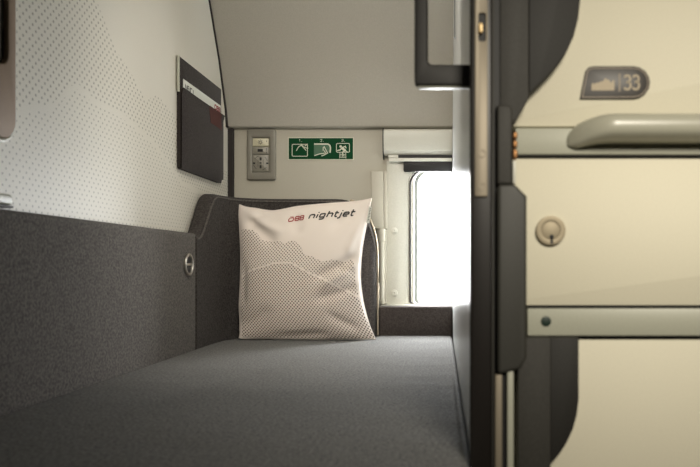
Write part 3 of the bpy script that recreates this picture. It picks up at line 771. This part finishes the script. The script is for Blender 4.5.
YP = 0.80
po = thing('partition_post', 'dark brown door post with champagne metal strip at the partition edge', 'post', (0.05, YP, FLOOR))
ZB, ZT = -0.40, 0.60
part('edge_profile', 'darkbrown', po, lambda b: box(b, px(470, YP), px(492.5, YP), YP, YP+0.0115, ZB, ZT, 0.003, 3), SM)
ms = part('metal_strip', 'brass', po, lambda b: plate(b, rrect(px(474.5, YP), px(487.5, YP), pz(197, YP), ZT, (.002, .002, 0, 0)), [rr_px(478.5, 485.5, 14, 42, .002, YP)], 'y', YP+0.0005, YP-0.0035, 0.001), SM, 'champagne metal strip')
part('strike_recess', 'black', ms, lambda b: plate(b, rr_px(478.6, 485.4, 14.1, 41.9, .002, YP), [], 'y', YP+0.0004, YP-0.0005), None)
part('latch_bolt', 'bolt', ms, lambda b: plate(b, rr_px(478.6, 483, 23, 33, .002, YP-.006), [], 'y', YP-0.0006, YP-0.008, 0.0015), SM, 'shiny latch bolt')
for y_ in (154, 187):
    def ro(b, y_=y_): plate(b, circle(px(482, YP), pz(y_, YP), .0048, 20), [circle(px(482, YP), pz(y_, YP), .0032, 20)], 'y', YP-0.0034, YP-0.0043)
    part('strip_stud', 'brass', ms, ro)
part('groove_profile', 'black', po, lambda b: box(b, px(492.6, YP), px(500, YP), YP+0.006, YP+0.0115, ZB, ZT), None)
part('groove_lip', 'darkgrey', po, lambda b: box(b, px(491.5, YP), px(494, YP), YP-0.003, YP-0.0002, ZB, ZT, 0.0005), SM)

# hinged cover in front of the lockers
YC = 0.79
ho = thing('hinge_cover', 'grey chamfered hinge cover box beside the locker bank', 'hinge cover', (px(512, YC), YC, pz(375, YC)))
part('box', 'greenish', ho, lambda b: plate(b, PX([(497.5, 187), (500, 184), (515, 184), (527, 196), (527, 358), (521, 369), (500, 374.5), (497.5, 371)], YC), [], 'y', YC+0.028, YC, 0.004, 4), SM)
part('upper_arm', 'darkgrey', ho, lambda b: plate(b, PX([(497.5, 104), (510, 104), (513, 108), (513, 183.7), (497.5, 183.7)], YC), [], 'y', YC+0.026, YC+0.004, 0.003, 3), SM)
def cop(b):
    for y0, y1 in ((131, 138), (139.5, 147), (148.5, 158)): box(b, px(513.3, YC), px(518, YC), YC+0.004, YC+0.022, pz(y1, YC), pz(y0, YC), 0.0018, 3)
part('copper_spring', 'copper', ho, cop, SM, 'copper hinge barrel')
part('hinge_pin', 'white', ho, lambda b: box(b, px(513.4, YC), px(516.5, YC), YC+0.006, YC+0.016, pz(183, YC), pz(159.5, YC), 0.001), SM, 'white plastic pin')
part('lower_guide', 'brass', ho, lambda b: box(b, px(495.5, YC), px(502.5, YC), YC+0.004, YC+0.020, -0.40, pz(375.5, YC), 0.001), SM, 'beige guide rail')
part('guide_gap', 'black', ho, lambda b: box(b, px(502.7, YC), px(507.5, YC), YC+0.012, YC+0.022, -0.40, pz(372, YC)), None)
part('lower_guide', 'rail', ho, lambda b: box(b, px(507.7, YC), px(514, YC), YC+0.004, YC+0.020, -0.40, pz(372, YC), 0.001), SM, 'pale guide rail')

YL = 0.86          # face of the locker doors
YD = 0.835         # face of dark curved boards
def curve_top():
    return [(580.5, -60), (580.5, 0), (578.5, 18), (574, 36), (566, 53), (555, 68), (543, 81), (532, 91.5), (530, 96), (530, 101), (519, 117), (515.5, 123), (497.5, 123), (497.5, -60)]
ub = thing('curved_board', 'dark brown curved board above the locker rail, upper of two', 'board', (px(530, YD), YD, pz(123, YD)))
part('board', 'darkgrey2', ub, lambda b: plate(b, PX([(529.2, -90), (580.5, -90), (580.5, 0), (578.5, 18), (574, 36), (566, 53), (555, 68), (543, 81), (532, 91.5), (529.2, 93.5)], YD), [], 'y', YL-0.001, YD, 0.002, 2), SM)
part('front_profile', 'darkgrey', ub, lambda b: plate(b, PX([(500, -90), (529, -90), (529, 98), (517.5, 118), (514, 122), (500, 122)], YD-.012), [], 'y', YL-0.001, YD-0.012, 0.002, 2), SM)
lb = thing('curved_board', 'dark grey curved board below the locker rail, lower of two', 'board', (px(540, YD), YD, -0.40))
part('board', 'darkgrey2', lb, lambda b: plate(b, PX([(550.5, 337.5), (579, 337.5), (579, 400), (577, 416), (573, 430), (567, 443), (560, 454), (550.5, 465)], YD), [], 'y', YL-0.001, YD, 0.002, 2), SM)
part('front_profile', 'darkgrey', lb, lambda b: plate(b, PX([(517.5, 337.5), (550.3, 337.5), (550.3, 610), (517.5, 610)], YD), [], 'y', YL-0.001, YD-0.004, 0.002, 2), SM)

XL0, XL1 = 0.066, 1.358
def locker(label, y0, y1, x0):
    t = thing('locker', label, 'locker', (0.5, YL+0.2, pz(y1, YL)))
    part('body', 'locker', t, lambda b: box(b, XL0+0.01, XL1, YL+0.020, YL+0.40, pz(y1, YL)-0.0+0.0005, pz(y0, YL)-0.0005))
    d = part('door', 'locker', t, lambda b: plate(b, rrect(XL0, XL1, pz(y1, YL)+0.0005, pz(y0, YL)-0.0005, .002, 3), [], 'y', YL+0.0195, YL, 0.002, 2), SM)
    return t, d
lu, ldu = locker('upper cream locker with the number 33 plate', -90, 127, 0)
lm, ldm = locker('middle cream locker with a round keyhole lock', 157.2, 306, 0)
ll, ldl = locker('lowest cream locker, plain, below the rail with the green plug', 339, 640, 0)
YN = YL-0.003
npl = part('number_plate', 'plate', ldu, lambda b: plate(b, PX([(580, 99), (585.5, 71), (588.5, 67.2), (593, 66), (634, 66), (640, 67.3), (645.5, 71), (649, 76.5), (650.3, 82.5), (649, 88.5), (645.5, 94), (640, 97.7), (634, 99)], YN), [], 'y', YL-0.0003, YN, 0.0008, 2), SM, 'dark number plate 33 with mountain symbol')
def pl1(b):
    strokes(b, [PX([(582.5, 97.3), (587.3, 72), (589.5, 69.3), (593, 68.2), (634, 68.2), (639.5, 69.3), (644, 72.7), (647, 77.3), (648, 82.5), (647, 87.7), (644, 92.3), (639.5, 95.7), (634, 96.9), (582.5, 97.3)], YN)], .0011, fy(YN), .0002)
    strokes(b, [PX([(619.5, 73.5), (619.5, 91.5)], YN)], .0020, fy(YN), .0002)
part('plate_outline', 'plateline', npl, pl1)
def pl2(b):
    plate(b, PX([(591.5, 90.5), (591.5, 84.2), (593.5, 83.2), (594.3, 84.4), (597, 82.2), (598.2, 83.4), (600.5, 81.2), (601.8, 82.2), (605.5, 78.2), (607, 80), (608.4, 79.4), (611, 83), (612.6, 80.6), (614.3, 80.2), (614.3, 90.5)], YN), [], 'y', YN+.0001, YN-0.0004)
part('mountain_symbol', 'plateink', npl, pl2)
def pl3(b):
    for x0 in (624, 632.5):
        L = [[(x0+a*7.6, 89.3-c*13.6) for a, c in l] for l in DG['3']]
        strokes(b, [PX(l, YN) for l in L], .0024, fy(YN), .0004)
part('numerals', 'plateink', npl, pl3)
YK = YL-0.006
kx, kz = px(551, YK), pz(230.5, YK)
kl = part('lock', 'lock', ldm, lambda b: (plate(b, circle(kx, kz, .0180, 40), [circle(kx, kz, .0112, 32)], 'y', YL-0.0003, YK, 0.0006, 2), plate(b, circle(kx, kz, .0110, 32), [], 'y', YL-0.0003, YK+0.0006, 0.0003)), SM, 'round metal cylinder lock')
part('keyhole', 'black', kl, lambda b: (plate(b, circle(kx+.0008, kz-.0075, .0026, 14), [], 'y', YK+0.0005, YK-0.0003), plate(b, PX([(550.6, 237), (552.9, 237), (553.2, 244), (550.3, 244)], YK), [], 'y', YK+0.0005, YK-0.0003)), None)
YR = YL-0.010
r1 = thing('locker_rail', 'grey metal rail with bulging handle above the middle locker', 'rail', (0.5, YR, pz(155, YR)))
part('rail', 'rail', r1, lambda b: box(b, px(515.5, YR), XL1, YR, YL+0.19, pz(154.3, YR), pz(128.0, YR), 0.0015), SM)
part('shadow_gap', 'black', r1, lambda b: box(b, px(515.5, YR), XL1, YR+0.003, YR+0.02, pz(155.4, YR), pz(154.4, YR)), None)
def bulge(b):
    # grab bar: profile swept along x, left end sweeping down and back into the rail
    n = 20; st = []
    for i in range(30):
        t = i/29; x = px(567, YR)+0.055*t**1.2
        k = math.sin(min(1, t)*PI/2)
        st.append((x, k))
    st.append((XL1-.001, 1.0)); rows = []
    for x, k in st:
        prot = 0.002+0.036*k**1.1
        zt = pz(131, YR)+(pz(111.0, YR-.03)-pz(131, YR))*k; zb = pz(152, YR)+(pz(140, YR-.03)-pz(152, YR))*k
        row = []
        cz = (zt+zb)/2; hz = (zt-zb)/2*(0.35+0.65*min(1, (x-st[0][0])/0.012)**0.5)
        for a in range(n+1):
            th = PI/2-PI*a/n; cc = abs(math.cos(th))**0.7; ss = math.copysign(abs(math.sin(th))**0.7, math.sin(th))
            row.append((x, YR-0.0006-prot*cc, cz+hz*ss))
        rows.append([b.verts.new(p) for p in row])
    for r_, q_ in zip(rows, rows[1:]):
        for k in range(n+1): b.faces.new((r_[k], r_[(k+1) % (n+1)], q_[(k+1) % (n+1)], q_[k]))
    b.faces.new(rows[0]); b.faces.new(rows[-1])
part('handle', 'bar', r1, bulge, 1.0)
r2 = thing('locker_rail', 'flat grey metal rail with green plug below the middle locker', 'rail', (0.5, YR, pz(337, YR)))
part('rail', 'rail', r2, lambda b: box(b, px(527.5, YR), XL1, YR, YL+0.19, pz(335.8, YR), pz(308.6, YR), 0.0015), SM)
part('shadow_gap', 'black', r2, lambda b: (box(b, px(527.5, YR), XL1, YR+0.003, YR+0.02, pz(337, YR), pz(335.9, YR)), box(b, px(527.5, YR), XL1, YR+0.003, YR+0.02, pz(308.5, YR), pz(307.3, YR))), None)
part('plug', 'green_hole', r2, lambda b: plate(b, circle(px(546, YR), pz(321.3, YR), .0062, 24), [], 'y', YR+0.0003, YR-0.0015, 0.0005), SM, 'dark green round plug')
